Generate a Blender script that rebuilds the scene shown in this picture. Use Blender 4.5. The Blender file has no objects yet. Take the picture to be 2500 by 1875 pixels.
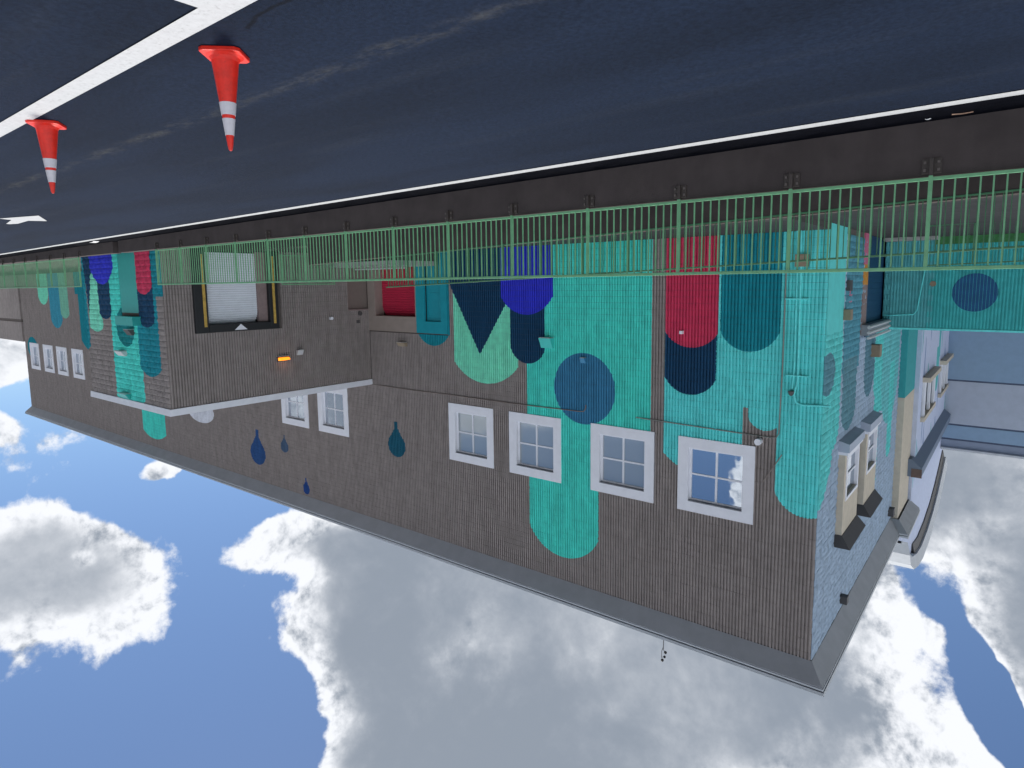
import bpy, math, random
import numpy as np
from mathutils import Vector, Matrix
random.seed(3)
sc = bpy.context.scene
COL = sc.collection
R = math.radians

# ------------------------------------------------------------------ camera
# the photograph was taken with the phone held upside down: a camera rolled by half a turn
F, YAW, PIT, ROL = 1564.65, 0.6544, 0.119, -0.0101          # focal length in pixels of a 2500 px wide picture
CAM = Vector((-4.1858, -18.9195, 1.6))
fw = Vector((math.sin(YAW)*math.cos(PIT), math.cos(YAW)*math.cos(PIT), math.sin(PIT)))
r0 = Vector((math.cos(YAW), -math.sin(YAW), 0)); u0 = r0.cross(fw)
c_, s_ = math.cos(ROL), math.sin(ROL)
rt = c_*r0 + s_*u0; upv = -s_*r0 + c_*u0
cd = bpy.data.cameras.new('camera'); cam = bpy.data.objects.new('camera', cd); COL.objects.link(cam)
m = Matrix((-rt, -upv, -fw)).transposed().to_4x4(); m.translation = CAM
cam.matrix_world = m
cd.sensor_width = 36; cd.lens = F/2500*36; cd.shift_x = -0.01527; cd.shift_y = -0.02228
cd.clip_start = 0.05; cd.clip_end = 5000
sc.camera = cam

# ------------------------------------------------------------------ light
SUN_AZ, SUN_EL = R(62), R(58)        # azimuth from +Y towards +X
sd = Vector((math.sin(SUN_AZ)*math.cos(SUN_EL), math.cos(SUN_AZ)*math.cos(SUN_EL), math.sin(SUN_EL)))
sl = bpy.data.lights.new('sun', 'SUN'); sl.energy = 1.5; sl.angle = R(10); sl.color = (1, .95, .88)
so = bpy.data.objects.new('sun', sl); COL.objects.link(so)
so.rotation_euler = sd.to_track_quat('Z', 'Y').to_euler()
sc.view_settings.view_transform = 'Standard'; sc.view_settings.look = 'None'
sc.view_settings.exposure = 1.2; sc.view_settings.gamma = 1; sc.view_settings.use_curve_mapping = False

# ------------------------------------------------------------------ node helpers
class NT:
    def __init__(s, nt): s.nt = nt; s.n = nt.nodes; s.l = nt.links
    def node(s, t, **k):
        n = s.n.new(t)
        for a, b in k.items(): setattr(n, a, b)
        return n
    def put(s, sock, v):
        if isinstance(v, bpy.types.NodeSocket): s.l.new(v, sock)
        elif v is not None: sock.default_value = v
    def m(s, op, a, b=None, c=None, clamp=False):
        n = s.node('ShaderNodeMath', operation=op); n.use_clamp = clamp
        s.put(n.inputs[0], a)
        if b is not None: s.put(n.inputs[1], b)
        if c is not None: s.put(n.inputs[2], c)
        return n.outputs[0]
    def mix(s, f, a, b):
        n = s.node('ShaderNodeMix', data_type='RGBA'); s.put(n.inputs[0], f)
        for i, v in ((6, a), (7, b)):
            if isinstance(v, tuple) and len(v) == 3: v = v+(1,)
            s.put(n.inputs[i], v)
        return n.outputs[2]
    def noise(s, vec, scale, detail=3, rough=.5, dist=0):
        n = s.node('ShaderNodeTexNoise'); s.put(n.inputs['Vector'], vec)
        n.inputs['Scale'].default_value = scale; n.inputs['Detail'].default_value = detail
        n.inputs['Roughness'].default_value = rough; n.inputs['Distortion'].default_value = dist
        return n.outputs[0]
    def sstep(s, v, a, b, c=0., d=1.):
        n = s.node('ShaderNodeMapRange', interpolation_type='SMOOTHSTEP'); s.put(n.inputs[0], v)
        for i, x in enumerate((a, b, c, d)): n.inputs[i+1].default_value = x
        return n.outputs[0]
    def xyz(s, v):
        n = s.node('ShaderNodeSeparateXYZ'); s.put(n.inputs[0], v); return n.outputs
    def vadd(s, a, b):
        n = s.node('ShaderNodeVectorMath', operation='ADD'); s.put(n.inputs[0], a); s.put(n.inputs[1], b); return n.outputs[0]
    def vmul(s, a, b):
        n = s.node('ShaderNodeVectorMath', operation='MULTIPLY'); s.put(n.inputs[0], a); s.put(n.inputs[1], b); return n.outputs[0]

# ------------------------------------------------------------------ world: Nishita sky with broken cumulus
w = bpy.data.worlds.new('World'); sc.world = w; w.use_nodes = True
N = NT(w.node_tree); N.n.clear()
sky = N.node('ShaderNodeTexSky', sky_type='NISHITA'); sky.sun_disc = False
sky.sun_elevation = SUN_EL; sky.sun_rotation = SUN_AZ; sky.air_density = .8; sky.dust_density = .1; sky.ozone_density = 4
SKY_STRENGTH = .05
bg1 = N.node('ShaderNodeBackground'); N.put(bg1.inputs[0], sky.outputs[0]); bg1.inputs[1].default_value = SKY_STRENGTH
dirn = N.node('ShaderNodeTexCoord').outputs['Generated']
X, Y, Z = N.xyz(dirn)
az = N.m('MULTIPLY', N.m('ARCTAN2', X, Y), 57.2958)
el = N.m('MULTIPLY', N.m('ARCSINE', Z), 57.2958)
wn = N.node('ShaderNodeTexNoise'); N.put(wn.inputs['Vector'], dirn); wn.inputs['Scale'].default_value = 5; wn.inputs['Detail'].default_value = 5
wsub = N.vadd(wn.outputs['Color'], (-.5, -.5, -.5)); wx, wy, wz = N.xyz(wsub)
az = N.m('MULTIPLY_ADD', wx, 9, az); el = N.m('MULTIPLY_ADD', wy, 6, el)
def blob(ca, ce, ra, re, rot=0, k=1, p=2):
    a = N.m('SUBTRACT', az, ca); e = N.m('SUBTRACT', el, ce)
    c, s = math.cos(R(rot)), math.sin(R(rot))
    a2 = N.m('MULTIPLY_ADD', e, s/ra, N.m('MULTIPLY', a, c/ra)); e2 = N.m('MULTIPLY_ADD', e, c/re, N.m('MULTIPLY', a, -s/re))
    r2 = N.m('MULTIPLY_ADD', a2, a2, N.m('MULTIPLY', e2, e2))
    if p == 2: r2 = N.m('MULTIPLY', r2, r2)
    return N.m('MULTIPLY', N.m('EXPONENT', N.m('MULTIPLY', r2, -1)), k)
frame = blob(38, 12, 50, 34)
low = N.noise(N.vadd(dirn, (3.1, 1.7, .4)), 1.7, 2)
D = N.m('MULTIPLY', N.m('SUBTRACT', 1, frame), N.m('MULTIPLY_ADD', low, 4.0, -1.1))
for b in [(76, 19.6, 9.0, 4.4, -8, 1.1), (82, 18.5, 7, 4.5, 0, .5), (77, 31, 12, 4.6, 0, -1.1), (62, 35.5, 5, 6, 0, -.9), (58.5, 21.2, 5, 2.4, -10, .9),
          (38, 34, 23, 15.5, 8, 1.5), (50, 24, 9.5, 5.5, 25, .9), (30, 17, 25, 9, 0, .7), (16, 31, 11, 8, -20, .9),
          (1, 18, 10, 7.5, 25, .68), (-7, 23, 7, 8, 0, .75), (5, 12, 8, 4, 0, .55),
          (75.5, 4.6, 4.5, 1.5, 0, .8), (78, 9, 2.2, 1.3, 0, .8), (67, 13.2, 1.6, .7, 10, .7), (58.5, 16.2, 1.2, .5, 0, .6), (73, 9.5, 5, 1.3, 0, .25),
          (5.2, 22, 2.6, 2.2, 0, -.7), (7, 18.5, 1.6, 1.6, 0, -.55), (.2, 28.9, 6.5, 1.9, 131, -1.5), (73.5, 19.3, 1.1, .8, 0, -.5), (67, 34, 9.5, 7, 0, -.8), (63, 17.5, 3, 5, 0, -.5), (148, 21, 24, 9, 0, -2.2), (165, 16.4, 5, 3.2, 0, 3.2)]:
    D = N.m('ADD', D, blob(*b))
n1 = N.noise(dirn, 9, 9, .58, .15)
n2 = N.noise(N.vadd(dirn, (sd*.012).to_tuple()), 9, 9, .58, .15)
dens = N.m('ADD', N.m('MULTIPLY_ADD', N.m('SUBTRACT', n1, .5), 1.7, D), N.m('MULTIPLY', N.m('SUBTRACT', N.noise(dirn, 34, 6, .65), .5), .45))
cov = N.sstep(dens, .30, .52)
thick = N.sstep(dens, .42, 1.75)
relief = N.m('MULTIPLY', N.m('MULTIPLY', N.m('SUBTRACT', n1, n2), 6.5), N.sstep(thick, 0, 1, 1, .10))
nm = N.noise(N.vadd(dirn, (5, 2, 9)), 2.6, 4, .5)
tone = N.m('ADD', N.m('MULTIPLY_ADD', N.m('MULTIPLY', thick, N.sstep(nm, .32, .62, .66, 1.)), -.80, .94), relief)
tone = N.m('MAXIMUM', N.m('MINIMUM', tone, 1.0), .12)
ccol = N.mix(N.sstep(tone, .15, .95), (.13, .15, .18), (.42, .43, .45))
# clouds away from the sun are front-lit, boosted to fill the shaded walls
dt_ = N.node('ShaderNodeVectorMath', operation='DOT_PRODUCT'); N.put(dt_.inputs[0], dirn); dt_.inputs[1].default_value = sd
front = N.sstep(dt_.outputs['Value'], .35, -.6, 1.0, 3.0)
bg2 = N.node('ShaderNodeBackground'); N.put(bg2.inputs[0], ccol); N.put(bg2.inputs[1], front)
ms = N.node('ShaderNodeMixShader'); N.put(ms.inputs[0], cov); N.put(ms.inputs[1], bg1.outputs[0]); N.put(ms.inputs[2], bg2.outputs[0])
wo = N.node('ShaderNodeOutputWorld'); N.put(wo.inputs[0], ms.outputs[0])

# ------------------------------------------------------------------ geometry helpers
def ray(x, y):          # a pixel of the photograph to a direction
    U, V = 2500-x, 1875-y
    return fw + rt*((U-1250+38.18)/F) + upv*((937.5+55.7-V)/F)
def on(ax, c, x, y):    # where that direction meets a plane of the place
    i = 'XYZ'.index(ax); d = ray(x, y); return CAM + d*((c-CAM[i])/d[i])
def gz(x): return .0437+.0104*min(max(x, -40), 60)     # the car park rises gently
def topix(p):
    d = Vector(p)-CAM; z = d.dot(fw)
    if z < .1: return None
    return 2500-(1250-38.18+F*d.dot(rt)/z), 1875-(937.5+55.7-F*d.dot(upv)/z)
def ground(x, y):
    d = ray(x, y); t = (.0437+.0104*CAM[0]-CAM[2])/(d[2]-.0104*d[0]); return CAM+d*t

class MB:
    def __init__(s): s.v = []; s.f = []; s.mi = []
    def add(s, vs, fs, mi=0):
        o = len(s.v); s.v += [tuple(v) for v in vs]; s.f += [tuple(i+o for i in f) for f in fs]; s.mi += [mi]*len(fs); return s
    def box(s, a, b, mi=0, bev=0):
        x0, x1 = sorted((a[0], b[0])); y0, y1 = sorted((a[1], b[1])); z0, z1 = sorted((a[2], b[2]))
        return s.add([(x0,y0,z0),(x1,y0,z0),(x1,y1,z0),(x0,y1,z0),(x0,y0,z1),(x1,y0,z1),(x1,y1,z1),(x0,y1,z1)],
                     [(0,3,2,1),(4,5,6,7),(0,1,5,4),(1,2,6,5),(2,3,7,6),(3,0,4,7)], mi)
    def hexa(s, p, mi=0):   # 8 corners, bottom ring then top ring
        return s.add(p, [(0,3,2,1),(4,5,6,7),(0,1,5,4),(1,2,6,5),(2,3,7,6),(3,0,4,7)], mi)
    def prism(s, poly, d, mi=0):  # planar polygon extruded by the vector d
        n = len(poly); d = Vector(d); P = [Vector(p) for p in poly]
        return s.add(P+[p+d for p in P], [tuple(range(n-1,-1,-1)), tuple(range(n,2*n))]+[(i,(i+1)%n,(i+1)%n+n,i+n) for i in range(n)], mi)
    def tube(s, pts, r, n=8, mi=0):
        pts = [Vector(p) for p in pts]; rings = []
        for i, p in enumerate(pts):
            t = (pts[min(i+1,len(pts)-1)]-pts[max(i-1,0)]).normalized()
            a = t.orthogonal().normalized() if i == 0 else (A-t*A.dot(t)).normalized(); A = a; b = t.cross(a)
            rr = r[i] if isinstance(r, (list, tuple)) else r
            rings.append([p+(a*math.cos(2*math.pi*k/n)+b*math.sin(2*math.pi*k/n))*rr for k in range(n)])
        vs = [v for q in rings for v in q]; fs = []
        for i in range(len(pts)-1):
            for k in range(n): fs.append((i*n+k, i*n+(k+1)%n, (i+1)*n+(k+1)%n, (i+1)*n+k))
        fs += [tuple(range(n-1,-1,-1)), tuple(range((len(pts)-1)*n, len(pts)*n))]
        return s.add(vs, fs, mi)
    def lathe(s, prof, c=(0,0,0), n=28, mi=0):
        vs = [(c[0]+r*math.cos(2*math.pi*k/n), c[1]+r*math.sin(2*math.pi*k/n), c[2]+z) for r, z in prof for k in range(n)]
        fs = [(i*n+k, i*n+(k+1)%n, (i+1)*n+(k+1)%n, (i+1)*n+k) for i in range(len(prof)-1) for k in range(n)]
        fs += [tuple(range(n-1,-1,-1)), tuple(range((len(prof)-1)*n, len(prof)*n))]
        return s.add(vs, fs, mi)
    def mesh(s, name, mats):
        me = bpy.data.meshes.new(name); me.from_pydata(s.v, [], s.f)
        for mt in (mats if isinstance(mats, (list, tuple)) else [mats]): me.materials.append(mt)
        if any(s.mi): me.polygons.foreach_set('material_index', s.mi)
        me.update(); return me
    def build(s, name, mats, parent=None, smooth=False, bevel=0):
        me = s.mesh(name, mats); return link(name, me, parent, smooth, bevel)
def link(name, me, parent=None, smooth=False, bevel=0):
    o = bpy.data.objects.new(name, me); COL.objects.link(o)
    if parent: o.parent = parent; o.matrix_parent_inverse = Matrix.Translation(-parent.location) if parent.type == 'EMPTY' and parent.parent is None else Matrix()
    if smooth:
        me.polygons.foreach_set('use_smooth', [True]*len(me.polygons))
        try: me.set_sharp_from_angle(angle=R(35))
        except Exception: pass
    if bevel:
        b = o.modifiers.new('bevel', 'BEVEL'); b.width = bevel; b.segments = 2; b.limit_method = 'ANGLE'
    return o
def tag(o, label, cat, group=None, kind=None):
    o['label'] = label; o['category'] = cat
    if group: o['group'] = group
    if kind: o['kind'] = kind
    return o
def struct(o): o['kind'] = 'structure'; return o
def thing(name, loc, label, cat, group=None):
    e = bpy.data.objects.new(name, None); e.empty_display_size = .2; e.location = loc; COL.objects.link(e); tag(e, label, cat, group); return e

# ------------------------------------------------------------------ materials
def mat(name, col, rough=.7, var=.12, vs=6, bump=0, bs=40, spec=.5, metal=0, paint=None, dirt=0):
    mt = bpy.data.materials.new(name); mt.use_nodes = True; N = NT(mt.node_tree)
    b = N.n['Principled BSDF']; P = N.node('ShaderNodeNewGeometry').outputs['Position']
    c = col+(1,)
    if paint: c = paint(N, P, col)
    nz = N.noise(P, vs, 5, .6)
    k = N.sstep(nz, .3, .7, 1-var, 1+var)
    if dirt:
        st = N.noise(N.vmul(P, (1.5, 1.5, .25)), 2.2, 5, .6); k = N.m('MULTIPLY', k, N.sstep(st, .35, .7, 1, 1-dirt))
    hv = N.node('ShaderNodeHueSaturation'); N.put(hv.inputs['Color'], c); N.put(hv.inputs['Value'], k)
    N.put(b.inputs['Base Color'], hv.outputs[0])
    b.inputs['Roughness'].default_value = rough; b.inputs['Specular IOR Level'].default_value = spec; b.inputs['Metallic'].default_value = metal
    if bump:
        h = N.noise(P, bs, 6, .65); bn = N.node('ShaderNodeBump'); bn.inputs['Strength'].default_value = 1; bn.inputs['Distance'].default_value = bump
        N.put(bn.inputs['Height'], h); N.put(b.inputs['Normal'], bn.outputs[0])
    return mt
BROWN = (.325, .285, .268)
AQUA = (.15, .82, .80); TURQ = (.09, .80, .68); TEAL = (.008, .29, .36); CRIM = (.68, .05, .125); NAVY = (.007, .058, .135)
AQUA2 = (.13, .68, .65); ROYAL = (.04, .05, .68); MINT = (.25, .86, .62); CIRC = (.05, .24, .42); PALE = (.45, .53, .70); LBLUE = (.36, .50, .72)

def painter(axis, shapes):
    """flat house paint on the masonry: rounded bars, circles and drops measured on the wall itself"""
    def f(N, P, base):
        jn = N.node('ShaderNodeTexNoise'); N.put(jn.inputs['Vector'], P); jn.inputs['Scale'].default_value = 14; jn.inputs['Detail'].default_value = 3
        P2 = N.vadd(P, N.vmul(N.vadd(jn.outputs['Color'], (-.5,)*3), (.03,)*3))
        o = N.xyz(P2); A = o['XYZ'.index(axis)]; Z = o[2]
        c = base+(1,)
        lt = lambda a, b: N.m('LESS_THAN', a, b)
        for sh in shapes:
            k, col = sh[0], sh[1]; q = sh[2:]
            if k == 'bar':          # a0,a1,spring,apex,z0
                a0, a1 = sorted(q[:2]); zs, za = q[2:4]; z0 = q[4] if len(q) > 4 else -9
                a = (a1-a0)/2; cc = (a0+a1)/2; sg = max(za-zs, .01); Rr = (a*a+sg*sg)/(2*sg); cz = za-Rr
                dx = N.m('ABSOLUTE', N.m('SUBTRACT', A, cc)); dz = N.m('SUBTRACT', Z, cz)
                d2 = N.m('MULTIPLY_ADD', dx, dx, N.m('MULTIPLY', dz, dz))
                mk = N.m('MULTIPLY', lt(dx, a), N.m('MAXIMUM', lt(Z, cz), lt(d2, Rr*Rr)))
                if z0 > -9: mk = N.m('MULTIPLY', mk, N.m('GREATER_THAN', Z, z0))
            elif k == 'rect':
                a0, a1 = sorted(q[:2]); z0, z1 = q[2:4]
                mk = N.m('MULTIPLY', lt(N.m('ABSOLUTE', N.m('SUBTRACT', A, (a0+a1)/2)), (a1-a0)/2), lt(N.m('ABSOLUTE', N.m('SUBTRACT', Z, (z0+z1)/2)), (z1-z0)/2))
            elif k == 'ell':
                dx = N.m('MULTIPLY', N.m('SUBTRACT', A, q[0]), 1/q[2]); dz = N.m('MULTIPLY', N.m('SUBTRACT', Z, q[1]), 1/q[3])
                mk = lt(N.m('MULTIPLY_ADD', dx, dx, N.m('MULTIPLY', dz, dz)), 1)
            elif k == 'vee':        # triangle standing on its long side: a0,a1 at z0, apex a,z
                a0, a1, z0, aa, za = q; 
                t = N.m('DIVIDE', N.m('SUBTRACT', Z, z0), za-z0)
                l = N.m('MULTIPLY_ADD', t, aa-a0, a0); r = N.m('MULTIPLY_ADD', t, aa-a1, a1)
                s = 1 if a1 > a0 else -1
                mk = N.m('MULTIPLY', N.m('GREATER_THAN', N.m('MULTIPLY', N.m('SUBTRACT', A, l), s), 0), N.m('GREATER_THAN', N.m('MULTIPLY', N.m('SUBTRACT', r, A), s), 0))
                mk = N.m('MULTIPLY', mk, N.m('MULTIPLY', N.m('GREATER_THAN', Z, z0), lt(Z, za)))
            elif k == 'drop':       # centre a, z bottom, z top, half width
                a, z0, z1, hw = q; rz = (z1-z0)*.33; zc = z1-rz
                dx = N.m('ABSOLUTE', N.m('SUBTRACT', A, a)); dz = N.m('MULTIPLY', N.m('SUBTRACT', Z, zc), 1/rz); dn = N.m('MULTIPLY', dx, 1/hw)
                e = lt(N.m('MULTIPLY_ADD', dn, dn, N.m('MULTIPLY', dz, dz)), 1)
                t = N.m('MULTIPLY', N.m('SUBTRACT', Z, z0), 1/(zc-z0)); tw = N.m('MULTIPLY', N.m('MAXIMUM', .19, N.m('POWER', N.m('MAXIMUM', N.m('MULTIPLY_ADD', t, 1.25, -.25), 0), .75)), hw)
                cone = N.m('MULTIPLY', lt(dx, tw), N.m('MULTIPLY', N.m('GREATER_THAN', t, 0), lt(t, 1)))
                mk = N.m('MAXIMUM', e, cone)
            c = N.mix(mk, c, col)
        return c
    return f
# pixel measurements of the mural, turned into metres on each wall
def bar(ax, c, col, L, Rr, apex, spring=None, z0=-9):
    k = 0 if ax == 'Y' else 1
    pl = on(ax, c, *L); pr = on(ax, c, *Rr); pa = on(ax, c, *apex)
    zs = on(ax, c, *spring)[2] if spring else pa[2]-abs(pl[k]-pr[k])/2
    return ('bar', col, pl[k], pr[k], zs, pa[2], z0)
def disc(ax, c, col, l, r, t, b):
    k = 0 if ax == 'Y' else 1
    a, b2, p, q = on(ax, c, *l), on(ax, c, *r), on(ax, c, *t), on(ax, c, *b)
    return ('ell', col, (a[k]+b2[k])/2, (p[2]+q[2])/2, abs(a[k]-b2[k])/2, abs(p[2]-q[2])/2)
def vee(ax, c, col, p0, p1, ap):
    k = 0 if ax == 'Y' else 1
    a, b, d = on(ax, c, *p0), on(ax, c, *p1), on(ax, c, *ap)
    return ('vee', col, a[k], b[k], min(a[2], b[2]), d[k], d[2])
def drop(c, col, x0, x1, y0, y1):
    a, b, p, q = on('Y', c, x0, (y0+y1)/2+15), on('Y', c, x1, (y0+y1)/2+15), on('Y', c, (x0+x1)/2, y0), on('Y', c, (x0+x1)/2, y1)
    return ('drop', col, (p[0]+q[0])/2, p[2], q[2], abs(a[0]-b[0])/2)
Y0 = 0
main_shapes = [
    bar('Y', 0, AQUA, (1893.5, 1150), (2050, 1150), (1966, 1264.5), (1893.5, 1198)),
    bar('Y', 0, AQUA, (1830, 900), (1915, 900), (1873, 1052), (1832, 1018)),
    bar('Y', 0, AQUA, (1622, 930), (1815, 1000), (1716, 1160), (1618.6, 1102)),
    ('rect', AQUA, on('Y', 0, 1915, 900)[0], on('Y', 0, 1814, 900)[0], -1, on('Y', 0, 1822, 995)[2]),
    bar('Y', 0, NAVY, (1624.5, 850), (1749.6, 850), (1689.5, 964), (1627, 918)),
    bar('Y', 0, CRIM, (1626.7, 675), (1757, 675), (1697.5, 849), (1754, 814)),
    bar('Y', 0, TEAL, (1762, 675), (1909, 675), (1830.6, 858.5), (1758.3, 806)),
    bar('Y', 0, MINT, (1109, 790), (1266, 880), (1196.7, 937.4), (1112.8, 882)),
    bar('Y', 0, TURQ, (1291, 950), (1461, 1200), (1390, 1364), (1291.6, 1277)),
    ('rect', TURQ, on('Y', 0, 1330, 800)[0], on('Y', 0, 1591, 900)[0], -1, 7.6),
    ('rect', TURQ, on('Y', 0, 1287, 900)[0], on('Y', 0, 1330, 900)[0], on('Y', 0, 1290, 880)[2], 7.6),
    bar('Y', 0, NAVY, (1247, 800), (1331, 800), (1292, 887.7), (1247.4, 849)),
    vee('Y', 0, NAVY, (1098, 693), (1262, 691), (1172.7, 865)),
    ('rect', NAVY, on('Y', 0, 1099, 693)[0], on('Y', 0, 1224, 690)[0], -1, on('Y', 0, 1150, 693)[2]),
    bar('Y', 0, ROYAL, (1222.3, 690), (1350.3, 690), (1289, 768.5), (1222.8, 723)),
    disc('Y', 0, CIRC, (1354, 950), (1503, 950), (1429, 862), (1429, 1036)),
    bar('Y', 0, TEAL, (1020, 780), (1097.6, 780), (1061.4, 844.3), (1021, 813)),
    # the far part of the long wall
    bar('Y', 0, MINT, (90.5, 690), (116.5, 700), (107, 743.6), (95, 722)),
    bar('Y', 0, (.06, .37, .50), (120, 720), (150, 740), (140, 801), (124, 780)),
    bar('Y', 0, (.25, .62, .46), (144, 710), (170, 760), (161, 777.4), (150, 765)),
    ('rect', TEAL, on('Y', 0, 181, 690)[0], on('Y', 0, 250, 690)[0], -1, on('Y', 0, 185, 718)[2]),
    bar('Y', 0, TEAL, (194, 760), (250, 760), (225, 860), (200, 830)),
    bar('Y', 0, TURQ, (349, 1020), (404, 1030), (385, 1073), (352, 1048), 5.),
    disc('Y', 0, (.82, .84, .90), (461, 1005), (523, 1010), (492, 978), (494, 1032)),
    ('ell', TEAL, 67.6, 6.9, 1.4, 1.0),
    drop(0, (.01, .12, .19), 948, 990, 1029.4, 1115), drop(0, (.03, .10, .28), 612, 648, 1049, 1133),
    drop(0, (.08, .14, .24), 686, 705, 1062, 1104), drop(0, (.02, .08, .30), 741, 757, 1167, 1206)]
SY = -8.885
side_shapes = [
    bar('Y', SY, TURQ, (262, 660), (334, 700), (300, 985), (280, 962)),
    bar('Y', SY, TURQ, (300, 850), (347, 850), (334, 933), (345, 915)),
    ('rect', TEAL, on('Y', SY, 340, 690)[0], 19.3, -1, on('Y', SY, 389, 724)[2]),
    bar('Y', SY, TEAL, (342, 860), (394, 870), (379, 921), (350, 896)),
    bar('Y', SY, MINT, (217, 740), (249, 740), (234, 809), (220, 797)),
    bar('Y', SY, TEAL, (200, 740), (216, 760), (216, 850), (204, 800)),
    vee('Y', SY, NAVY, (201, 622), (222, 622), (220, 766)),
    bar('Y', SY, NAVY, (240, 710), (270, 720), (261, 779), (247, 765)),
    ('rect', NAVY, on('Y', SY, 205, 640)[0], on('Y', SY, 222, 640)[0], -1, 1.0),
    bar('Y', SY, ROYAL, (218, 630), (276, 640), (250, 694.5), (220, 654)),
    bar('Y', SY, NAVY, (334, 712), (375, 720), (361, 799.8), (343, 782)),
    bar('Y', SY, CRIM, (327, 640), (367, 640), (354, 719), (334, 699)),
    disc('Y', SY, (.004, .25, .26), (286, 795), (329, 800), (304, 750), (310, 846))]
end_shapes = [
    ('rect', AQUA2, -.5, 2.05, -1, 5.6), ('bar', AQUA2, -2.1, 1.35, 6.2, 8.1, 3), ('bar', AQUA2, .5, 2.1, 5.6, 6.6, 3),
    ('rect', (.10, .33, .42), 2.15, 4.7, -1, 4.4), ('bar', (.13, .30, .36), 2.35, 4.45, 5.8, 6.35, 4), ('bar', (.12, .26, .33), 5.75, 7.7, 5.0, 5.75, -1),
    ('ell', (.12, .30, .36), .42, 4.2, .85, .62),
    ('bar', AQUA2, 7.75, 12.6, 5.6, 6.8, -1), ('bar', (.16, .58, .60), 9.5, 13.9, 5.4, 7.6, -1), ('bar', AQUA2, 8.1, 9.3, 8.5, 9.8, 5), ('bar', AQUA2, 11.6, 12.8, 8.2, 9.2, 5),
    ('rect', NAVY, 5.4, 9.2, -1, 3.5)]
sec2_shapes = []
random.seed(11)
for i in range(26):
    y = 18+random.random()*15; z = 3+random.random()*9
    sec2_shapes.append(('ell', random.choice([(.20, .30, .52), (.30, .38, .58), (.10, .45, .47)]), y, z, .10+random.random()*.16, .5+random.random()*.9))
sec2_shapes += [('rect', (.10, .50, .50), 26.3, 27.3, -1, 6.2), ('bar', (.12, .5, .5), 25.4, 27.0, 7, 8.2, 5.5)]

M = {}
def masonry(name, col, shapes, axis): return mat(name, col, .82, .08, 3.2, .006, 45, .3, paint=painter(axis, shapes) if shapes else None, dirt=.17)
M['main'] = masonry('mural_masonry', BROWN, main_shapes, 'X')
M['side'] = masonry('mural_masonry_dock_side', BROWN, side_shapes, 'X')
M['dock'] = masonry('brown_masonry', BROWN, None, 'X')
M['end'] = masonry('mural_masonry_gable', (.40, .51, .64), end_shapes, 'Y')
M['endsmooth'] = mat('smooth_gable_paint', (.40, .51, .64), .75, .05, 3, .001, 80, .3, paint=painter('Y', end_shapes))
M['sec2'] = mat('pale_stucco', (.58, .64, .80), .8, .05, 4, .002, 60, .3, paint=painter('Y', sec2_shapes))
M['smooth'] = mat('smooth_stucco', (.30, .25, .22), .7, .05, 3, .001, 80, .3, paint=painter('X', main_shapes))
M['back'] = mat('mortar_shadow', (.12, .10, .09), .95, .1)
M['white'] = mat('white_trim_paint', (.84, .85, .90), .5, .03, 3, 0, 40, .4)
M['soffit'] = mat('grey_eave_paint', (.42, .435, .46), .7, .06, 1.5, .001, 120, .3)
M['fascia'] = mat('pale_fascia', (.50, .53, .56), .5, .05, 2)
M['fascia_dark'] = mat('dark_fascia_line', (.05, .055, .07), .6, .05, 2)
M['roof'] = mat('roof_felt', (.3, .3, .3), .9)
M['beige'] = mat('beige_stucco', (.60, .53, .42), .75, .06, 4, .001, 90, .3)
M['hood'] = mat('dark_hood_metal', (.075, .07, .07), .6, .05)
M['tealp'] = mat('teal_pilaster_paint', (.05, .36, .37), .75, .06, 4, .001, 90, .3)
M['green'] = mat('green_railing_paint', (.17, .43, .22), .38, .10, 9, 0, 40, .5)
M['green_shaded'] = mat('shaded_green_railing_paint', (.06, .19, .09), .5, .12, 9)  # same green paint, darkened to put the shade into its colour
M['wallbrown'] = mat('brown_concrete', (.075, .062, .060), .85, .10, 2.5, .003, 60, .25, dirt=.12)
M['bracket'] = mat('brown_bracket_paint', (.06, .048, .042), .6, .1)
M['bolt'] = mat('bolt_steel', (.14, .12, .11), .5, .1, metal=.3)
M['conc'] = mat('concrete', (.42, .42, .40), .85, .15, 3, .003, 50, .3, dirt=.2)
M['walk'] = mat('dark_walkway_concrete', (.075, .068, .064), .85, .15, 2, .003, 50, .3)
M['slat'] = mat('white_roller_paint', (.78, .81, .86), .45, .03, 3)
M['crim'] = mat('crimson_roller_paint', (.50, .018, .06), .45, .05, 3)
M['rubber'] = mat('black_rubber', (.012, .012, .014), .6, .1)
M['yellow'] = mat('yellow_guide_paint', (.55, .35, .07), .6, .2, 10)
M['orangep'] = mat('orange_jamb', (.62, .26, .03), .6, .1); M['pinkp'] = mat('pink_jamb', (.62, .15, .26), .6, .1); M['brownp'] = mat('brown_jamb', (.26, .19, .18), .7, .1)
M['navyd'] = mat('navy_door_paint', (.008, .05, .13), .5, .08)
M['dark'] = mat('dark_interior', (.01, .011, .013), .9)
M['grey'] = mat('grey_metal', (.30, .31, .33), .45, .08, metal=.3)
M['lite'] = mat('pale_metal', (.60, .60, .60), .4, .05, metal=.2)
M['tan'] = mat('tan_lamp_housing', (.28, .22, .15), .6, .08)
M['minty'] = mat('mint_lamp_housing', (.05, .56, .50), .5, .04); M['circ'] = mat('blue_lamp_housing', CIRC, .5)
M['aquap'] = mat('aqua_conduit_paint', AQUA, .55); M['tealdoor'] = mat('teal_door_paint', TEAL, .45, .03)
M['turqd'] = mat('turquoise_door_paint', (.03, .42, .38), .45, .03)
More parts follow.
